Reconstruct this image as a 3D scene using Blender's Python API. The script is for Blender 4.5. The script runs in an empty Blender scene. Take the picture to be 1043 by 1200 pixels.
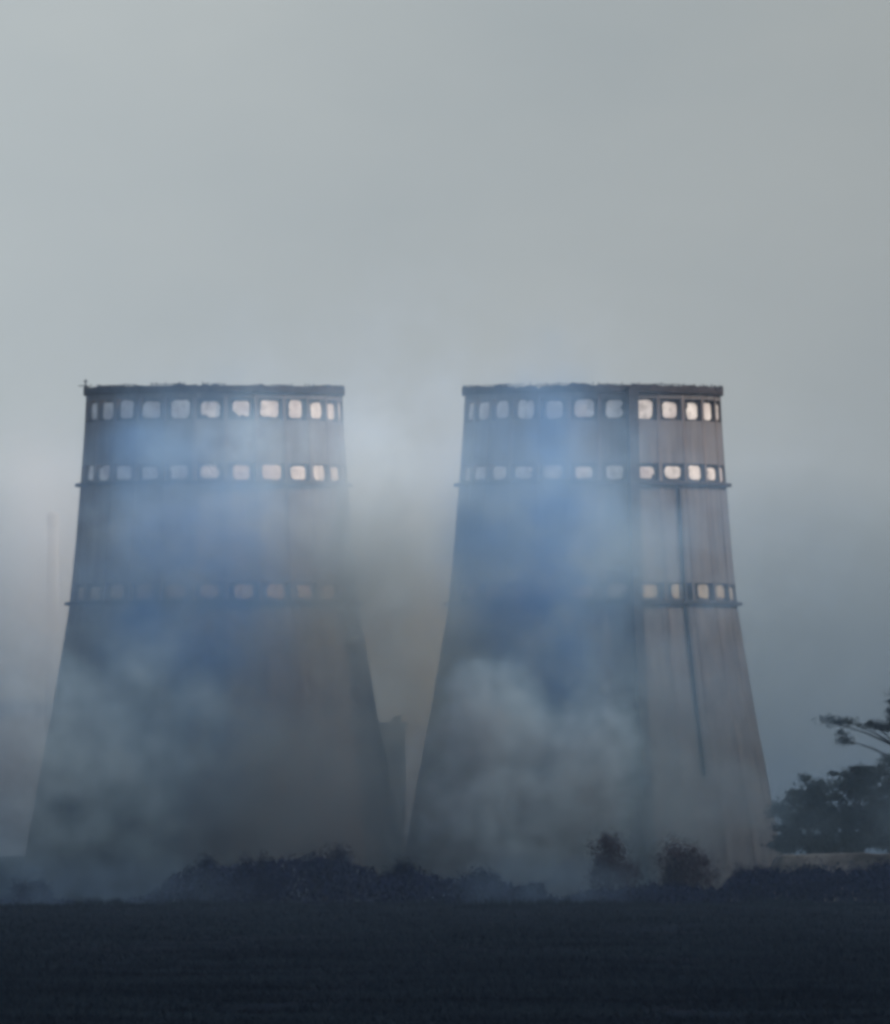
import bpy, bmesh, math, random
from mathutils import Vector, Matrix, noise
R = math.radians
C = bpy.context.scene.collection
S = bpy.context.scene
random.seed(7)

# ------------------------------------------------------------------ helpers
DD = 1400.0           # the camera stands this far before the world origin
F = 6533.0 * 3        # focal length in photo pixels (photo 1043 px wide)
HZ = 1000.0           # horizon row in the photo
CAMZ = 6.0
def at(px, py, d):
    return Vector((gx(px, d), d, gz(py, d)))
def gx(px, d): return (px - 521.5) * (d + DD) / F
def gz(py, d): return CAMZ + (HZ - py) * (d + DD) / F

def tag(o, label=None, cat=None, group=None, kind=None):
    if label: o['label'] = label
    if cat: o['category'] = cat
    if group: o['group'] = group
    if kind: o['kind'] = kind
    return o
def empty(name, loc, rz=0):
    o = bpy.data.objects.new(name, None); C.objects.link(o)
    o.location = loc; o.rotation_euler = (0, 0, rz); o.empty_display_size = 1
    return o
def mesh(name, verts, faces, mat, parent=None, loc=None, smooth=False):
    me = bpy.data.meshes.new(name); me.from_pydata(verts, [], faces); me.update()
    if mat: me.materials.append(mat)
    if smooth:
        for p in me.polygons: p.use_smooth = True
    o = bpy.data.objects.new(name, me); C.objects.link(o)
    if parent: o.parent = parent
    if loc is not None: o.location = loc
    return o

class MB:
    def __init__(s): s.v = []; s.f = []
    def add(s, vs, fs):
        n = len(s.v); s.v += [tuple(v) for v in vs]; s.f += [tuple(i + n for i in f) for f in fs]
    def box(s, c, hx, hy, hz, rz=0, tilt=0):
        m = Matrix.Rotation(rz, 3, 'Z') @ Matrix.Rotation(tilt, 3, 'X')
        c = Vector(c)
        vs = [c + m @ Vector((x * hx, y * hy, z * hz)) for z in (-1, 1) for y in (-1, 1) for x in (-1, 1)]
        s.add(vs, [(0, 2, 3, 1), (4, 5, 7, 6), (0, 1, 5, 4), (2, 6, 7, 3), (0, 4, 6, 2), (1, 3, 7, 5)])
    def tube(s, p, q, r0, r1, n=7):
        p = Vector(p); q = Vector(q); d = (q - p).normalized()
        a = d.orthogonal().normalized(); b = d.cross(a)
        vs = []
        for c, r in ((p, r0), (q, r1)):
            for i in range(n):
                t = 2 * math.pi * i / n; vs.append(c + (a * math.cos(t) + b * math.sin(t)) * r)
        s.add(vs, [(i, (i + 1) % n, n + (i + 1) % n, n + i) for i in range(n)] + [tuple(range(n))[::-1], tuple(range(n, 2 * n))])
    def leaf(s, p, size, d=None):
        u = Vector((random.gauss(0, 1), random.gauss(0, 1), random.gauss(0, 1))).normalized() if d is None else d
        w = u.orthogonal().normalized(); w.rotate(Matrix.Rotation(random.uniform(0, 6.28), 3, u))
        p = Vector(p)
        s.add([p - u * size, p + w * size * .6, p + u * size, p - w * size * .6], [(0, 1, 2, 3)])
    def build(s, name, mat, parent=None, loc=None, smooth=False):
        return mesh(name, s.v, s.f, mat, parent, loc, smooth)

# ------------------------------------------------------------------ materials
def nodes(name):
    m = bpy.data.materials.new(name); m.use_nodes = True
    nt = m.node_tree; nt.nodes.clear()
    out = nt.nodes.new('ShaderNodeOutputMaterial')
    return m, nt, out
def surf(name, c0, c1, scale=1.0, rough=.9, stretch=(1, 1, 1), detail=6, c2=None, scale2=None, bump=0, spec=.2, lo=.35, hi=.65):
    m, nt, out = nodes(name); N = nt.nodes.new; L = nt.links.new
    b = N('ShaderNodeBsdfPrincipled'); b.inputs['Roughness'].default_value = rough
    b.inputs['Specular IOR Level'].default_value = spec
    L(b.outputs[0], out.inputs[0])
    tc = N('ShaderNodeTexCoord'); mp = N('ShaderNodeMapping'); mp.inputs['Scale'].default_value = stretch
    L(tc.outputs['Object'], mp.inputs[0])
    n = N('ShaderNodeTexNoise'); n.inputs['Scale'].default_value = scale; n.inputs['Detail'].default_value = detail
    L(mp.outputs[0], n.inputs['Vector'])
    r = N('ShaderNodeValToRGB'); r.color_ramp.elements[0].position = lo; r.color_ramp.elements[1].position = hi
    r.color_ramp.elements[0].color = (*c0, 1); r.color_ramp.elements[1].color = (*c1, 1)
    L(n.outputs['Fac'], r.inputs[0]); col = r.outputs[0]
    if c2:
        n2 = N('ShaderNodeTexNoise'); n2.inputs['Scale'].default_value = scale2; n2.inputs['Detail'].default_value = 4
        L(tc.outputs['Object'], n2.inputs['Vector'])
        r2 = N('ShaderNodeValToRGB'); r2.color_ramp.elements[0].position = .45; r2.color_ramp.elements[1].position = .7
        L(n2.outputs['Fac'], r2.inputs[0])
        mx = N('ShaderNodeMix'); mx.data_type = 'RGBA'; L(r2.outputs[0], mx.inputs['Factor'])
        L(col, mx.inputs[6]); mx.inputs[7].default_value = (*c2, 1); col = mx.outputs[2]
    L(col, b.inputs['Base Color'])
    if bump:
        bp = N('ShaderNodeBump'); bp.inputs['Strength'].default_value = bump; bp.inputs['Distance'].default_value = .3
        L(n.outputs['Fac'], bp.inputs['Height']); L(bp.outputs[0], b.inputs['Normal'])
    return m

M = {}
M['wall'] = surf('weathered_cladding', (.095, .086, .090), (.17, .155, .155), 1.0, .92, (1.1, 1.1, .035), 5, (.115, .105, .11), .11, .15)
M['rib'] = surf('rib_concrete', (.075, .062, .062), (.16, .135, .13), .8, .9, (1, 1, .1))
M['dark'] = surf('tarred_cornice', (.016, .014, .018), (.05, .042, .048), 1.5, .85)
M['recess'] = surf('recess_dark', (.07, .062, .065), (.13, .115, .113), 1.2, .9)
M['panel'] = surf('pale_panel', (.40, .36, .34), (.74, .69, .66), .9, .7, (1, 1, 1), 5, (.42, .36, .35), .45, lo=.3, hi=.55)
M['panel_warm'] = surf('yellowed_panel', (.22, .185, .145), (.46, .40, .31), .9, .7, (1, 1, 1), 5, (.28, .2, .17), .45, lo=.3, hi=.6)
M['pipe'] = surf('dull_pipe', (.018, .018, .025), (.045, .042, .052), 2, .7)
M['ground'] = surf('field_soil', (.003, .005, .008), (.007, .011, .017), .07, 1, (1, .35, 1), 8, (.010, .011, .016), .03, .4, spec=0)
M['track'] = surf('track_earth', (.03, .028, .026), (.05, .045, .04), .4, 1)
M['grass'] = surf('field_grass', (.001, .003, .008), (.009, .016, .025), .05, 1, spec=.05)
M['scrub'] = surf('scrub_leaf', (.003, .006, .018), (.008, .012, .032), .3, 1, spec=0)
M['scrub_brown'] = surf('scrub_twigs', (.011, .010, .018), (.024, .021, .030), .3, 1, spec=.05)
M['bark'] = surf('bark', (.008, .008, .010), (.020, .018, .020), 2, 1)
M['tree'] = surf('tree_leaf', (.012, .022, .028), (.045, .060, .055), .25, 1, spec=.05)
M['bank'] = surf('dry_bank', (.30, .24, .20), (.62, .52, .45), .35, 1, (1, 1, 1), 6, (.12, .10, .08), .12, .3)
M['block'] = surf('service_block', (.03, .035, .04), (.065, .07, .075), .5, .9)
M['glass'] = surf('dull_pane', (.02, .025, .03), (.05, .06, .07), .5, .3)
M['brick'] = surf('chimney_render', (.38, .38, .38), (.5, .5, .49), .4, .9)

def smoke_mat(name, color, dens, radii, nscale, lo, hi, edge=(1.0, .25), warp=.35, seed=0, aniso=.15, absorb=None):
    m, nt, out = nodes(name); N = nt.nodes.new; L = nt.links.new
    # smoke that scatters without soaking up light: blue against dark walls, neutral against the sky
    pv = N('ShaderNodeVolumeScatter') if not absorb else N('ShaderNodeVolumePrincipled')
    pv.inputs['Color'].default_value = (*color, 1); pv.inputs['Anisotropy'].default_value = aniso
    L(pv.outputs[0], out.inputs['Volume'])
    tc = N('ShaderNodeTexCoord')
    off = N('ShaderNodeVectorMath'); off.operation = 'ADD'; off.inputs[1].default_value = (seed * 13.1, seed * 7.7, seed * 3.3)
    L(tc.outputs['Object'], off.inputs[0])
    n1 = N('ShaderNodeTexNoise'); n1.inputs['Scale'].default_value = nscale; n1.inputs['Detail'].default_value = 5
    n1.inputs['Roughness'].default_value = .6
    L(off.outputs[0], n1.inputs['Vector'])
    dv = N('ShaderNodeVectorMath'); dv.operation = 'DIVIDE'; dv.inputs[1].default_value = radii
    L(tc.outputs['Object'], dv.inputs[0])
    ln = N('ShaderNodeVectorMath'); ln.operation = 'LENGTH'; L(dv.outputs[0], ln.inputs[0])
    # r + warp*(noise-.5)*2 -> falloff
    w = N('ShaderNodeMath'); w.operation = 'MULTIPLY_ADD'; w.inputs[1].default_value = -2 * warp; w.inputs[2].default_value = warp
    L(n1.outputs['Fac'], w.inputs[0])
    ad = N('ShaderNodeMath'); ad.operation = 'ADD'; L(w.outputs[0], ad.inputs[0]); L(ln.outputs['Value'], ad.inputs[1])
    mr = N('ShaderNodeMapRange'); mr.interpolation_type = 'SMOOTHSTEP'
    mr.inputs['From Min'].default_value = edge[0]; mr.inputs['From Max'].default_value = edge[1]
    mr.inputs['To Min'].default_value = 0; mr.inputs['To Max'].default_value = 1
    L(ad.outputs[0], mr.inputs['Value'])
    n2 = N('ShaderNodeTexNoise'); n2.inputs['Scale'].default_value = nscale * 2.3; n2.inputs['Detail'].default_value = 3
    L(off.outputs[0], n2.inputs['Vector'])
    m2 = N('ShaderNodeMapRange'); m2.inputs['From Min'].default_value = lo; m2.inputs['From Max'].default_value = hi
    m2.inputs['To Min'].default_value = .25; m2.inputs['To Max'].default_value = 1.3
    L(n2.outputs['Fac'], m2.inputs['Value'])
    mu = N('ShaderNodeMath'); mu.operation = 'MULTIPLY'; L(mr.outputs[0], mu.inputs[0]); L(m2.outputs[0], mu.inputs[1])
    mu2 = N('ShaderNodeMath'); mu2.operation = 'MULTIPLY'; mu2.inputs[1].default_value = dens; L(mu.outputs[0], mu2.inputs[0])
    L(mu2.outputs[0], pv.inputs['Density'])
    return m

def ellipsoid(name, c, radii, mat, sub=3):
    bm = bmesh.new(); bmesh.ops.create_icosphere(bm, subdivisions=sub, radius=1.0)
    for v in bm.verts:
        k = 1.06
        v.co = Vector((v.co.x * radii[0] * k, v.co.y * radii[1] * k, v.co.z * radii[2] * k))
        if v.co.z + c[2] < .05: v.co.z = .05 - c[2]
    me = bpy.data.meshes.new(name); bm.to_mesh(me); bm.free(); me.materials.append(mat)
    o = bpy.data.objects.new(name, me); C.objects.link(o); o.location = c
    return o

# ------------------------------------------------------------------ world, sun, camera
SKYK = 2.9
SUN_AZ, SUN_EL = R(75), R(33)       # azimuth measured from the camera side of the towers to the right
w = bpy.data.worlds.new('World'); S.world = w; w.use_nodes = True
nt = w.node_tree; nt.nodes.clear(); N = nt.nodes.new; L = nt.links.new
out = N('ShaderNodeOutputWorld'); bg = N('ShaderNodeBackground'); bg.inputs['Strength'].default_value = .1
L(bg.outputs[0], out.inputs[0])
sky = N('ShaderNodeTexSky'); sky.sky_type = 'NISHITA'; sky.sun_disc = False
sky.sun_elevation = SUN_EL; sky.air_density = 1.5; sky.dust_density = 3.0; sky.ozone_density = 2.0
# direction to the sun: camera looks +Y
sd = Vector((math.sin(SUN_AZ) * math.cos(SUN_EL), -math.cos(SUN_AZ) * math.cos(SUN_EL), math.sin(SUN_EL)))
sky.sun_rotation = math.atan2(sd.x, sd.y)
tc = N('ShaderNodeTexCoord')
mp = N('ShaderNodeMapping'); mp.inputs['Scale'].default_value = (20, 20, 42)
L(tc.outputs['Generated'], mp.inputs[0])
nz = N('ShaderNodeTexNoise'); nz.inputs['Scale'].default_value = 1.3; nz.inputs['Detail'].default_value = 4
L(mp.outputs[0], nz.inputs['Vector'])
cr = N('ShaderNodeValToRGB')
cr.color_ramp.elements[0].position = .32; cr.color_ramp.elements[1].position = .68
SKY0 = (3.75, 4.22, 4.48); SKY1 = (4.30, 4.70, 4.84)
cr.color_ramp.elements[0].color = (SKY0[0] / 5, SKY0[1] / 5, SKY0[2] / 5, 1)
cr.color_ramp.elements[1].color = (SKY1[0] / 5, SKY1[1] / 5, SKY1[2] / 5, 1)
L(nz.outputs['Fac'], cr.inputs[0])
# slow brightening of the cloud deck towards the left of the view
sx = N('ShaderNodeSeparateXYZ'); L(tc.outputs['Generated'], sx.inputs[0])
ml = N('ShaderNodeMapRange'); ml.inputs['From Min'].default_value = -.03; ml.inputs['From Max'].default_value = .03
ml.inputs['To Min'].default_value = 5.65; ml.inputs['To Max'].default_value = 4.0
L(sx.outputs[0], ml.inputs['Value'])
sc = N('ShaderNodeVectorMath'); sc.operation = 'SCALE'; L(cr.outputs[0], sc.inputs[0]); L(ml.outputs[0], sc.inputs['Scale'])
mx = N('ShaderNodeMix'); mx.data_type = 'RGBA'
el = N('ShaderNodeMapRange'); el.inputs['From Min'].default_value = .2; el.inputs['From Max'].default_value = .8
el.inputs['To Min'].default_value = .06; el.inputs['To Max'].default_value = .9
L(sx.outputs[2], el.inputs['Value']); L(el.outputs[0], mx.inputs['Factor'])
sk2 = N('ShaderNodeVectorMath'); sk2.operation = 'SCALE'; sk2.inputs['Scale'].default_value = SKYK; L(sky.outputs[0], sk2.inputs[0])
L(sc.outputs[0], mx.inputs[6]); L(sk2.outputs[0], mx.inputs[7])
L(mx.outputs[2], bg.inputs['Color'])

sl = bpy.data.lights.new('sun', 'SUN'); sl.energy = 2.2; sl.angle = R(3); sl.color = (1, .88, .74)
so = bpy.data.objects.new('sun', sl); C.objects.link(so)
so.rotation_euler = sd.to_track_quat('Z', 'Y').to_euler(); so.location = (60, 0, 120)

cd = bpy.data.cameras.new('camera'); cam = bpy.data.objects.new('camera', cd); C.objects.link(cam)
cam.location = (0, -DD, CAMZ); cam.rotation_euler = (R(90), 0, 0)
cd.sensor_fit = 'HORIZONTAL'; cd.sensor_width = 36; cd.lens = 36 * F / 1043
cd.shift_y = (HZ - 600) / 1043; cd.clip_start = 1; cd.clip_end = 60000
S.camera = cam
S.view_settings.view_transform = 'Standard'; S.view_settings.look = 'None'
S.view_settings.exposure = 0; S.view_settings.gamma = 1
cy = S.cycles
cy.volume_bounces = 4; cy.max_bounces = 6; cy.diffuse_bounces = 2; cy.glossy_bounces = 1
cy.volume_step_rate = 1.0; cy.volume_max_steps = 64
cy.transparent_max_bounces = 16
cy.use_denoising = True
try: cy.denoiser = 'OPENIMAGEDENOISE'
except Exception: pass
cy.filter_width = 3.8     # the photograph is soft: a wider pixel filter of the camera
cy.sample_clamp_indirect = 4

# ------------------------------------------------------------------ ground
def ground_h(x, y): return 0.0
ys = [60, 120, 180, 200, 240, 280, 330, 380, 430, 480, 520, 560, 620, 700, 850, 1200, 2500, 5000, 12000, 40000]
xs = [-2500, -800, -300, -120, -80, -50, -30, -10, 10, 30, 50, 80, 120, 300, 800, 2500]
vs = [(x, y, 0) for y in [-1700, -1300, -900, -600, -300, 0] + ys for x in xs]; nx = len(xs)
fs = [(j * nx + i, j * nx + i + 1, (j + 1) * nx + i + 1, (j + 1) * nx + i) for j in range(len(ys) + 5) for i in range(nx - 1)]
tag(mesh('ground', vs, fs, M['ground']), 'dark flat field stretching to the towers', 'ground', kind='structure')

# grass tufts over the field
mb = MB()
for k in range(80000):
    row = random.uniform(58.5, 215)                 # spread evenly over the field as it recedes
    d = CAMZ * F / row; x = random.uniform(-.029, .029) * d
    n = noise.noise(Vector((x * .09, d * .009, 3))) + .5 * noise.noise(Vector((x * .3, d * .03, 8)))
    if n < random.uniform(-.75, .2): continue
    h = (.10 + .18 * random.random()) * (1 + 1.1 * max(0, n)) * (.7 + d / 1600)
    lx = random.gauss(0, .12); y = d - DD
    for q in range(3):
        a = random.uniform(0, 3.14); wd = .03 + .05 * random.random(); ox = random.gauss(0, .18)
        dx, dy = math.cos(a) * wd, math.sin(a) * wd; tx = lx + random.gauss(0, .12)
        mb.add([(x + ox - dx, y - dy, 0), (x + ox + dx, y + dy, 0), (x + ox + tx, y, h * random.uniform(.6, 1.1))], [(0, 1, 2)])
for k in range(16000):                           # taller weeds along the far edge and in a few clumps
    if k % 4: y = random.uniform(380, 536)
    else: y = CAMZ * F / random.uniform(95, 200) - DD
    x = random.uniform(-.03, .03) * (y + DD)
    n = noise.noise(Vector((x * .12, y * .02, 11))) + .6 * noise.noise(Vector((x * .5, y * .05, 4)))
    if n < (.12 if k % 4 else .42): continue
    h = (.35 + 1.5 * (n - .1)) * random.uniform(.5, 1.1) * (1 if k % 4 else .55); lx = random.gauss(0, .15); wd = .06
    mb.add([(x - wd, y, 0), (x + wd, y + .02, 0), (x + lx, y, h)], [(0, 1, 2)])
    mb.add([(x - wd + lx * .6, y, h * .55), (x + lx * .6 + .2, y, h * .75), (x + lx, y, h * .62)], [(0, 1, 2)])
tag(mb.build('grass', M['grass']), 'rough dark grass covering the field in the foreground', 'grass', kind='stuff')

# ------------------------------------------------------------------ vegetation
def blob_noise(p, s): return noise.noise(Vector(p) * s)
def shrub(name, px, base_d, top_py, wpx, label, mat, leaves=900, dens=.5):
    x = gx(px, base_d); h = gz(top_py, base_d); r = wpx * (base_d + DD) / F / 2
    root = empty(name, (x, base_d, 0))
    tag(root, label, 'bush', 'bushes in front of the towers')
    st = MB(); lf = MB()
    nst = 9
    for i in range(nst):
        a = random.uniform(0, 6.28); rr = r * random.uniform(.2, .95)
        tip = Vector((math.cos(a) * rr, math.sin(a) * rr * .8, h * random.uniform(.7, 1.0) * (1 - .35 * (rr / r) ** 2)))
        b = Vector((math.cos(a) * r * .12, math.sin(a) * r * .12, 0)); mid = b.lerp(tip, .5) + Vector((0, 0, h * .08))
        st.tube(b, mid, .09, .06, 5); st.tube(mid, tip, .06, .02, 5)
        # leaf clumps along each stem
        for c in range(5):
            t = random.uniform(.3, 1.0); cc = b.lerp(tip, t) + Vector((random.gauss(0, .2 * r), random.gauss(0, .2 * r), random.gauss(0, .05 * h)))
            cr_ = random.uniform(.16, .34) * r
            for q in range(int(leaves / (nst * 5))):
                v = Vector((random.gauss(0, 1), random.gauss(0, 1), random.gauss(0, 1.3))) * cr_ * .55
                p = cc + v
                if p.z < .05: continue
                lf.leaf(p, random.uniform(.08, .18), Vector((random.gauss(0, .5), random.gauss(0, .5), 1)).normalized())
    st.build('stem', M['bark'], root); lf.build('foliage', mat, root)
    return root

# continuous scrub belt that reads as one mass
import bisect
prof = [(-60, 1052), (0, 1050), (40, 1040), (75, 1052), (110, 1056), (150, 1052), (185, 1040), (200, 1022), (240, 1014), (280, 1010), (330, 1004), (380, 1000),
        (420, 1008), (450, 1022), (480, 1014), (520, 1026), (560, 1022), (600, 1034), (630, 1040), (655, 1050), (690, 1040), (740, 1036),
        (790, 1030), (840, 1038), (856, 1024), (880, 1016), (920, 1016), (960, 1011), (1000, 1014), (1043, 1010), (1110, 1012)]
def ptop(px):
    i = max(1, min(len(prof) - 1, bisect.bisect([p[0] for p in prof], px)))
    a, b = prof[i - 1], prof[i]
    t = min(1, max(0, (px - a[0]) / (b[0] - a[0]))); return a[1] + (b[1] - a[1]) * t
mb = MB()
for k in range(30000):
    d = random.uniform(540, 600); px = random.uniform(-60, 1110)
    hmax = gz(ptop(px) + 7 + 9 * blob_noise((px * .07, d * .1, 0), 1) + 7 * blob_noise((px * .25, d * .3, 5), 1), d)
    if hmax < .3: continue
    z = hmax * random.random() ** .75
    mb.leaf((gx(px, d), d, z), random.uniform(.14, .34), Vector((random.gauss(0, .45), random.gauss(0, .45), 1)).normalized())
for k in range(900):
    d = random.uniform(545, 600); px = random.uniform(-60, 1110)
    h = gz(ptop(px) + random.uniform(-4, 14), d)
    if h < .5: continue
    x = gx(px, d); mb.tube((x, d, 0), (x + random.gauss(0, .4), d + random.gauss(0, .4), h), .05, .015, 4)
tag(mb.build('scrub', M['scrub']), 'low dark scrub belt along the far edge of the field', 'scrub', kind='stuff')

SH = [(38, 556, 1038, 60, 'small isolated dark bush at the far left edge of the field', 'scrub'),
      (240, 562, 1006, 66, 'dark bush at the left end of the tall scrub below the left tower', 'scrub'),
      (305, 570, 1000, 74, 'dark bush below the middle of the left tower', 'scrub'),
      (385, 568, 990, 88, 'tallest and widest dark bush, below the right side of the left tower', 'scrub'),
      (480, 564, 1008, 60, 'dark bush in the gap between the two towers', 'scrub'),
      (560, 560, 1018, 60, 'dark bush just in front of the pale smoke billow', 'scrub'),
      (622, 556, 1034, 34, 'small upright dark bush at the foot of the smoke billow', 'scrub'),
      (713, 590, 980, 66, 'rounded brownish bush standing up below the centre of the right tower', 'scrub_brown'),
      (803, 592, 970, 80, 'tallest brownish twiggy bush, below the right half of the right tower', 'scrub_brown'),
      (884, 562, 1012, 56, 'dark bush where the right tower meets the pale bank', 'scrub'),
      (950, 560, 1014, 70, 'dark bush in front of the pale bank', 'scrub'),
      (1024, 560, 1010, 70, 'dark bush at the far right edge in front of the bank', 'scrub')]
for px, d, ty, wd, lab, mt in SH:
    shrub('bush', px, d, ty, wd, lab, M[mt], 6500)

def tree(name, px, d, base_z, crowns, label, group, leaves, limbs=None, leafsize=(.13, .28)):
    """crowns: list of (px, py, rx_px, ry_px) leaf masses; trunk at px"""
    x0 = gx(px, d); root = empty(name, (x0, d, base_z)); tag(root, label, 'tree', group)
    tk = MB(); lf = MB(); sc_ = (d + DD) / F
    top = max(gz(c[1], d) for c in crowns) - base_z
    pts = [Vector((0, 0, 0)), Vector((.15, .1, top * .3)), Vector((-.1, .2, top * .62)), Vector((.1, 0, top * .96))]
    rad = [.42, .32, .2, .06]
    for i in range(3): tk.tube(pts[i], pts[i + 1], rad[i], rad[i + 1], 8)
    tot = sum(c[2] * c[3] for c in crowns)
    for (cx, cy_, rx, rz) in crowns:
        cc = Vector((gx(cx, d) - x0, random.uniform(-1, 1), gz(cy_, d) - base_z)); rx *= sc_; rz *= sc_
        hb = max(.2 * top, min(cc.z - .5, cc.z * .8)); t = min(1, hb / top)
        b = Vector((0, .1, hb))
        tk.tube(b, b.lerp(cc, .5) + Vector((0, 0, .3)), .16, .1, 6); tk.tube(b.lerp(cc, .5) + Vector((0, 0, .3)), cc, .1, .04, 6)
        ncl = max(6, int(26 * rx * rz / 8))
        nl = int(leaves * (rx * rz) / (tot * sc_ * sc_) / ncl)
        for k in range(ncl):
            while True:
                u = Vector((random.uniform(-1, 1), random.uniform(-1, 1), random.uniform(-1, 1)))
                if u.length < 1: break
            c2 = cc + Vector((u.x * rx, u.y * min(rx, 4), u.z * rz))
            tk.tube(cc, c2, .04, .015, 4)
            cr_ = random.uniform(.4, .95)
            for q in range(nl):
                v = Vector((random.gauss(0, 1.2), random.gauss(0, 1), random.gauss(0, .6))) * cr_ * .6
                p = c2 + v
                if p.z < .1: continue
                lf.leaf(p, random.uniform(*leafsize))
    tk.build('trunk', M['bark'], root); lf.build('crown', M['tree'], root)
    return root

# raised pale bank at the right with the trees on it
def bank():
    vs = []; fs = []
    n = 90; d0 = 646
    for i in range(n):
        px = 893 + i * 5.0; x = gx(px, d0)
        up = min(1, max(0, (px - 893) / 22))
        tz = (5.9 + .25 * blob_noise((x * .4, 0, 2), 1) + .3 * blob_noise((x * .09, 5, 2), 1)) * (up ** .6)
        j = .3 * blob_noise((x * .8, 9, 0), 1)
        prof_ = [(636 + j, -.05), (640 + j, tz * .55), (643.5, tz * .96), (645, tz), (668, tz + .05), (676, -.05)]
        vs += [(x, y, z) for y, z in prof_]
    k = 6
    for i in range(n - 1):
        for j in range(k - 1):
            fs.append((i * k + j, (i + 1) * k + j, (i + 1) * k + j + 1, i * k + j + 1))
    return vs, fs
v_, f_ = bank()
tag(mesh('embankment', v_, f_, M['bank'], smooth=True), 'low pale earth embankment carrying the trees at the right', 'embankment', kind='structure')

TG = 'trees on the bank at the right'
tree('broadleaf_tree', 948, 655, 5.6, [(945, 958, 38, 38), (925, 962, 20, 30), (965, 940, 28, 34), (950, 926, 20, 16), (985, 965, 22, 30), (945, 988, 44, 14), (918, 992, 16, 13), (965, 994, 30, 11), (985, 990, 40, 12)],
     'rounded dark tree nearest the right tower, leftmost on the pale bank', TG, 16000)
tree('broadleaf_tree', 1008, 660, 5.6, [(1005, 945, 32, 44), (995, 910, 24, 16), (1022, 915, 26, 22), (1015, 975, 36, 24), (1030, 950, 28, 36), (1020, 990, 44, 13)],
     'taller dark tree in the middle of the pale bank with an uneven top', TG, 16000)
tree('pine_tree', 1056, 657, 5.6, [(1054, 832, 18, 20), (1043, 850, 15, 7), (1022, 849, 17, 5), (998, 847, 17, 5), (974, 846, 14, 5), (989, 866, 7, 12),
                                   (1056, 900, 24, 18), (1060, 945, 30, 40), (1045, 922, 14, 12)],
     'tallest tree at the right edge reaching a long flat branch leftwards', TG, 12000, leafsize=(.09, .2))

# ------------------------------------------------------------------ cooling towers
NS = 26; STEP = 2 * math.pi / NS
PROF = [(0, 24.9), (6, 23.6), (12, 22.5), (16.7, 21.7), (22, 20.6), (27.4, 19.7), (32, 18.9), (37.4, 18.0), (45, 17.25), (52.5, 16.65), (58, 16.2), (64.2, 15.9)]
def rad_at(z):
    for (a, ra), (b, rb) in zip(PROF, PROF[1:]):
        if z <= b: return ra + (rb - ra) * (z - a) / (b - a)
    return PROF[-1][1]
def pol(phi, r, z): return Vector((math.sin(phi) * r, -math.cos(phi) * r, z))    # phi = 0 faces the camera

def shell(z0, z1, off0=0.0, th=.5, steps=3):
    """closed wall ring of the polygonal tower between two heights"""
    vs = []; fs = []; rows = []
    zs = [z0 + (z1 - z0) * i / steps for i in range(steps + 1)]
    for z in zs:
        rows.append([pol(off0 + (k + .5) * STEP, (rad_at(z)) / math.cos(STEP / 2) * 1.0, z) for k in range(NS)])
    for z in reversed(zs):
        rows.append([pol(off0 + (k + .5) * STEP, (rad_at(z) - th) / math.cos(STEP / 2), z) for k in range(NS)])
    for r in rows: vs += r
    n = len(rows)
    for j in range(n):
        for k in range(NS):
            a = j * NS + k; b = j * NS + (k + 1) % NS; c = ((j + 1) % n) * NS + (k + 1) % NS; d = ((j + 1) % n) * NS + k
            fs.append((a, b, c, d))
    return vs, fs
def ring(z, h, r0, r1, off0, jag=0, seed=0):
    """square-section ring, its top optionally uneven"""
    vs = []; fs = []; n = NS * 6
    for k in range(n):
        phi = off0 + k * 2 * math.pi / n
        j = jag * (noise.noise(Vector((k * .55, seed, 0))) * 1.1 + noise.noise(Vector((k * .09, seed, 4))) * .9)
        for r, zz in ((r0, z), (r1, z), (r1, z + h + j), (r0, z + h + j)):
            vs.append(pol(phi, r, zz))
    for k in range(n):
        for q in range(4):
            a = k * 4 + q; b = k * 4 + (q + 1) % 4; c = ((k + 1) % n) * 4 + (q + 1) % 4; d = ((k + 1) % n) * 4 + q
            fs.append((a, d, c, b))
    return vs, fs

def slab_on(phi, z0, z1, half, r_in, r_out, mb, n=4):
    """upright member following the wall profile at azimuth phi, between offsets r_in and r_out from the wall"""
    e = Vector((math.cos(phi), math.sin(phi), 0)); vs = []; fs = []
    for i in range(n + 1):
        z = z0 + (z1 - z0) * i / n; r = rad_at(z) if not callable(z) else 0
        for s, o in ((-1, r_in), (1, r_in), (1, r_out), (-1, r_out)):
            vs.append(pol(phi, r + o, z) + e * s * half)
    for i in range(n):
        for q in range(4):
            fs.append((i * 4 + q, i * 4 + (q + 1) % 4, (i + 1) * 4 + (q + 1) % 4, (i + 1) * 4 + q))
    fs.append((3, 2, 1, 0)); m = n * 4; fs.append((m, m + 1, m + 2, m + 3)); mb.add(vs, fs)

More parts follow.
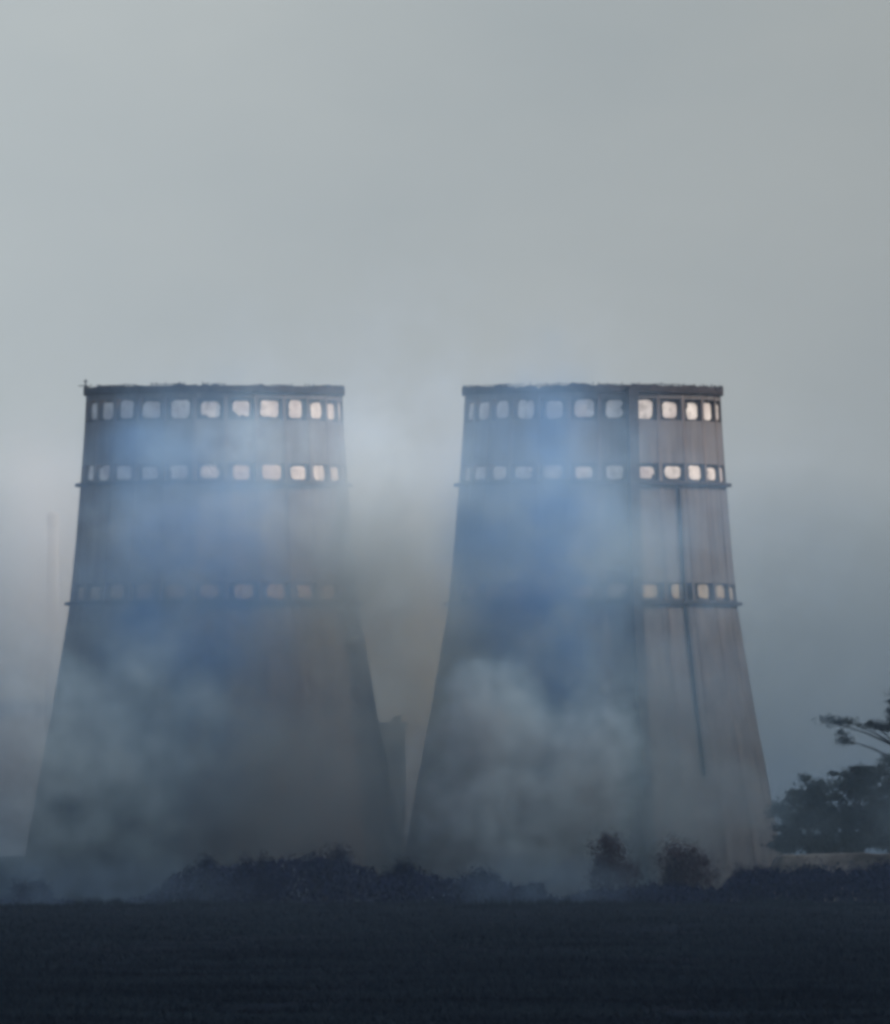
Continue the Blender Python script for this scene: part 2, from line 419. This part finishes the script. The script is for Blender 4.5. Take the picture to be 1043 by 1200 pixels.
BANDS = [(60.35, 63.05), (52.75, 54.95), (37.85, 40.05)]     # window rows
def tower(cx, off_deg, label, seed, stair_phi, pipe_phi):
    rnd = random.Random(seed)
    off = R(off_deg); root = empty('cooling_tower', (cx, 700, -.3)); tag(root, label, 'cooling tower', 'pair of cooling towers')
    # solid wall stages between the window rows
    stages = [(0, BANDS[2][0]), (BANDS[2][1], BANDS[1][0]), (BANDS[1][1], BANDS[0][0]), (BANDS[0][1], 63.75)]
    for a, b in stages:
        v, f = shell(a, b, off, .5, 6 if b - a > 10 else 1); mesh('wall', v, f, M['wall'], root)
    # recessed backing, posts and pale panels of each row
    for a, b in BANDS:
        n = 0; v = []; f = []
        for zz, r in ((a, rad_at(a) - .75), (b, rad_at(b) - .75), (b, rad_at(b) - .95), (a, rad_at(a) - .95)):
            v += [pol(off + (k + .5) * STEP, r / math.cos(STEP / 2), zz) for k in range(NS)]
        for j in range(4):
            for k in range(NS):
                f.append((j * NS + k, j * NS + (k + 1) % NS, ((j + 1) % 4) * NS + (k + 1) % NS, ((j + 1) % 4) * NS + k))
        mesh('window_backing', v, f, M['recess'], root)
        for k in range(NS):
            phi = off + k * STEP; r = rad_at((a + b) / 2); e = Vector((math.cos(phi), math.sin(phi), 0))
            hw = (1.28 if a > 50 else 1.3) * rnd.uniform(.82, 1.04); z0 = a + .1 + rnd.uniform(0, .2); z1 = b - .1 - rnd.uniform(0, .35)
            cx_ = rnd.uniform(-.08, .08); o2 = []; m_ = (z0 + z1) / 2; hh = (z1 - z0) / 2
            # weathered pane: worn, unevenly broken outline
            for q in range(16):
                t = 2 * math.pi * (q + .5) / 16; k_ = 1 / max(abs(math.cos(t)), abs(math.sin(t))) ** .97
                k_ *= 1 - abs(rnd.gauss(0, .05)) - (.32 if rnd.random() < .025 else 0)
                o2.append((cx_ + hw * math.cos(t) * min(k_, 1.2), m_ + hh * math.sin(t) * min(k_, 1.2)))
            vv = []
            for dr in (-.22, -.34):
                for u, z in o2: vv.append(pol(phi, rad_at(z) + dr, z) + e * u)
            ff = [tuple(range(16)), tuple(range(31, 15, -1))] + [(i, i + 16, (i + 1) % 16 + 16, (i + 1) % 16) for i in range(16)]
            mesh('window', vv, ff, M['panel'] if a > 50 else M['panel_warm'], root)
    # ribs at the corners of the polygon
    for k in range(NS):
        phi = off + (k + .5) * STEP; mb = MB()
        slab_on(phi, .2, 63.7, .24, -.78, .16, mb, 14)
        mesh('rib', mb.v, mb.f, M['rib'], root)
    # ledges below the two lower window rows
    for z in (BANDS[1][0], BANDS[2][0]):
        v, f = ring(z - .42, .36, rad_at(z) + .28, rad_at(z) + .85, off, .06, seed); mesh('ledge', v, f, M['dark'], root)
    v, f = ring(63.77, .85, 15.2, 16.42, off, .5, seed * 3 + 1); mesh('cornice', v, f, M['dark'], root)
    mb = MB()
    for k in range(NS * 4):
        phi = off + k * STEP / 4 + rnd.uniform(-.02, .02)
        if rnd.random() < .15: continue
        h = rnd.uniform(.5, 1.0); p = pol(phi, 16.3, 64.2); q = pol(phi + rnd.uniform(-.008, .008), 16.3, 64.5 + h * .6)
        mb.tube(p, q, .06, .06, 5)
    for k in range(NS * 2):
        if rnd.random() < .35: continue
        a = pol(off + k * STEP / 2, 16.3, 64.85 + rnd.uniform(-.12, .05)); b = pol(off + (k + 1) * STEP / 2, 16.3, 64.85 + rnd.uniform(-.2, .05))
        mb.tube(a, b, .05, .05, 5)
    v, f = ring(64.5, .12, 16.24, 16.36, off, 0, 0); mb.add(v, f)
    mb.build('railing', M['dark'], root)
    # stair shaft and pipe running down the face
    if stair_phi is not None:
        mb = MB(); slab_on(R(stair_phi), .3, 64.4, .62, .53, 1.75, mb, 16); mb.build('stair_shaft', M['pipe'], root)
    for pp in pipe_phi:
        mb = MB()
        slab_on(R(pp), 16, BANDS[1][0] - .6, .20, .05, .45, mb, 14); mb.build('downpipe', M['pipe'], root)
    return root
tr = tower(gx(694.5, 700), 9.4, 'right cooling tower with a dark stair shaft and bright pale windows on its sunlit side', 3, 16.3, (39.2,))
tl = tower(gx(251, 700), -1.0, 'left cooling tower, half veiled in blue smoke, with a small mast at its rim', 5, None, ())
mb = MB(); p = pol(R(-84), 16.2, 64.2)
mb.tube(p, p + Vector((0, 0, 1.6)), .12, .07, 6); mb.box(p + Vector((-.35, 0, .75)), .55, .06, .06); mb.box(p + Vector((0, 0, 1.3)), .25, .08, .08)
mb.build('mast', M['dark'], tl)

# far service block between the towers
def service():
    d = 760; x = gx(460, d); root = empty('service_building', (x, d, 0))
    tag(root, 'slim dark flat roofed service building seen between the two towers', 'building')
    h = gz(852, d); hw = 15 * (d + DD) / F; mb = MB()
    mb.box((0, 0, h / 2), hw, 3, h / 2); mb.build('wall', M['block'], root)
    mb = MB(); mb.box((0, 0, h + .3), hw + .35, 3.3, .3); mb.box((.5, 0, h + 1.0), .6, .6, .4); mb.build('roof', M['dark'], root)
    for r_ in range(5):
        mb = MB(); mb.box((.1, -3.04, h - 2.2 - r_ * 3.1), hw * .55, .06, .55); mb.build('window', M['glass'], root)
service()
def chimney():
    d = 1150; x = gx(62, d); root = empty('chimney', (x, d, 0)); tag(root, 'faint slender chimney in the haze beyond the left tower', 'chimney')
    h = gz(600, d); mb = MB(); mb.tube((0, 0, 0), (0, 0, h), 1.6, .8, 20); mb.build('stack', M['brick'], root, smooth=True)
    mb = MB(); mb.tube((0, 0, h - 2.2), (0, 0, h - .4), 1.0, 1.0, 20); mb.build('collar', M['brick'], root)
chimney()

# ------------------------------------------------------------------ smoke
def puff(px, py, d, rpx, rpy, ry, color, tau, nsc, label, edge=(1.0, .2), warp=.35, lo=.35, hi=.62, seed=0, absorb=None):
    c = at(px, py, d); radii = (rpx * (d + DD) / F, ry, rpy * (d + DD) / F)
    m = smoke_mat('smoke_volume', color, tau / (1.25 * ry), radii, nsc, lo, hi, edge, warp, seed, absorb=absorb)
    o = ellipsoid('smoke', c, radii, m)
    o.data.materials[0].cycles.volume_step_rate = 1.2
    return tag(o, label, 'smoke', 'smoke drifting over the towers', 'stuff')
BL = (.38, .64, 1.0); PB = (.56, .82, 1.0); GR = (.70, .90, 1.0); NE = (.91, .95, .96); BA = (.33, .55, .82); DK = (.12, .18, .25)  # BA: absorbing blue, added over the towers to deepen their shade
SOFT = (1.0, -.1); MID = (1.0, .25)
PUFFS = [
 (470, 740, 654, 640, 470, 10, (.48, .72, 1.0), 2.7, .05, 'broad thin blue smoke veil across both towers and the trees', SOFT, .3),
 (215, 680, 664, 195, 270, 6, BL, 1.3, .08, 'blue smoke close to the left tower', SOFT, .4),
 (620, 680, 664, 165, 270, 6, BL, 1.3, .08, 'blue smoke close to the left half of the right tower', SOFT, .35),
 (230, 715, 642, 150, 330, 5, BA, 2.2, .05, 'deep blue smoke added to deepen the shade on the left tower', SOFT, .35),  # absorbing volume, added for bluer shade down the left shaft
 (625, 700, 642, 150, 330, 5, BA, 2.2, .05, 'deep blue smoke added to deepen the shade on the right tower', SOFT, .35),  # the same added shade for the right shaft
 (165, 530, 668, 85, 100, 4, BA, 1.3, .08, 'small patch of deep blue smoke added to deepen the shade at the upper left of the left tower', SOFT, .35),  # extra absorbing patch, added to darken this corner of the wall
 (310, 525, 666, 180, 85, 5, PB, 1.0, .12, 'pale blue smoke wisp crossing the top of the left tower', SOFT, .6),
 (250, 620, 660, 200, 75, 7, GR, 1.0, .12, 'grey blue smoke bank across the middle of the left tower', SOFT, .6),
 (425, 650, 648, 130, 250, 8, NE, 2.6, .08, 'pale grey smoke rising between the two towers', SOFT, .45),
 (500, 960, 646, 760, 190, 8, GR, 2.1, .06, 'low grey smoke layer at the feet of both towers', SOFT, .45),
 (70, 900, 620, 235, 230, 8, GR, 2.3, .10, 'grey smoke billow at the lower left of the left tower', SOFT, .6),
 (600, 945, 622, 150, 155, 8, GR, 3.0, .15, 'dense pale smoke billow at the foot of the right tower', MID, .65),
 (580, 840, 624, 80, 85, 6, GR, 2.6, .20, 'crest of the pale billow in front of the right tower', MID, .6),
 (695, 900, 622, 80, 115, 6, GR, 2.2, .20, 'right lobe of the pale billow in front of the right tower', MID, .65),
 (80, 1040, 530, 260, 55, 6, DK, 1.0, .12, 'thin grey smoke drifting over the scrub at the far left', SOFT, .5),
 (640, 1035, 530, 170, 50, 5, DK, 1.0, .12, 'thin grey smoke drifting over the scrub below the right tower', SOFT, .5),
 (440, 860, 736, 330, 230, 8, GR, .9, .07, 'grey smoke behind the towers', SOFT, .4),
]
for i, p in enumerate(PUFFS):
    puff(*p[:10], edge=p[10], warp=p[11], seed=i + 1, absorb=p[6] in (BA, NE, DK))
puff(60, 740, 1000, 150, 300, 40, (.92, .90, .86), 4.0, .03, 'pale far smoke beyond the left tower', edge=SOFT, seed=33)
puff(15, 832, 900, 90, 20, 12, (.3, .4, .6), .9, .05, 'flat dark smoke layer low at the far left behind the left tower', seed=31, absorb=True)

# added absorbing layer that darkens the view downwards, densest at the bottom
def dark_layer():
    mb = MB(); X, Y0, Y1, H = 130, 611, 636, 62
    mb.box((0, 0, H / 2), X, (Y1 - Y0) / 2, H / 2)
    m, nt, out = nodes('darkening_volume'); N = nt.nodes.new; L = nt.links.new
    va = N('ShaderNodeVolumeAbsorption'); va.inputs['Color'].default_value = (.0, .12, .20, 1); L(va.outputs[0], out.inputs['Volume'])
    tc = N('ShaderNodeTexCoord'); sx = N('ShaderNodeSeparateXYZ'); L(tc.outputs['Object'], sx.inputs[0])
    n1 = N('ShaderNodeTexNoise'); n1.inputs['Scale'].default_value = .035; n1.inputs['Detail'].default_value = 3; L(tc.outputs['Object'], n1.inputs['Vector'])
    a = N('ShaderNodeMath'); a.operation = 'MULTIPLY_ADD'; a.inputs[1].default_value = 16; L(n1.outputs['Fac'], a.inputs[0])
    L(sx.outputs[2], a.inputs[2])
    mr = N('ShaderNodeMapRange'); mr.inputs['From Min'].default_value = 60; mr.inputs['From Max'].default_value = 10
    mr.inputs['To Min'].default_value = 0; mr.inputs['To Max'].default_value = 1.65 / (Y1 - Y0)
    L(a.outputs[0], mr.inputs['Value']); L(mr.outputs[0], va.inputs['Density'])
    o = mb.build('darkening_layer', m, None, (0, (Y0 + Y1) / 2, .05))
    tag(o, 'added dark layer in front of the towers, darkening the view towards the ground', 'smoke', None, 'stuff')
dark_layer()

# ------------------------------------------------------------------ air
def haze():
    mb = MB(); mb.box((0, 19700, 60), 2600, 21600, 61.5)
    m, nt, out = nodes('haze_volume')
    pv = nt.nodes.new('ShaderNodeVolumePrincipled'); pv.inputs['Density'].default_value = .000025
    pv.inputs['Color'].default_value = (.55, .75, 1, 1); pv.inputs['Anisotropy'].default_value = .2
    nt.links.new(pv.outputs[0], out.inputs['Volume'])
    tag(mb.build('haze', m), 'thin pale blue haze filling the air of the whole scene', 'haze', None, 'stuff')
haze()
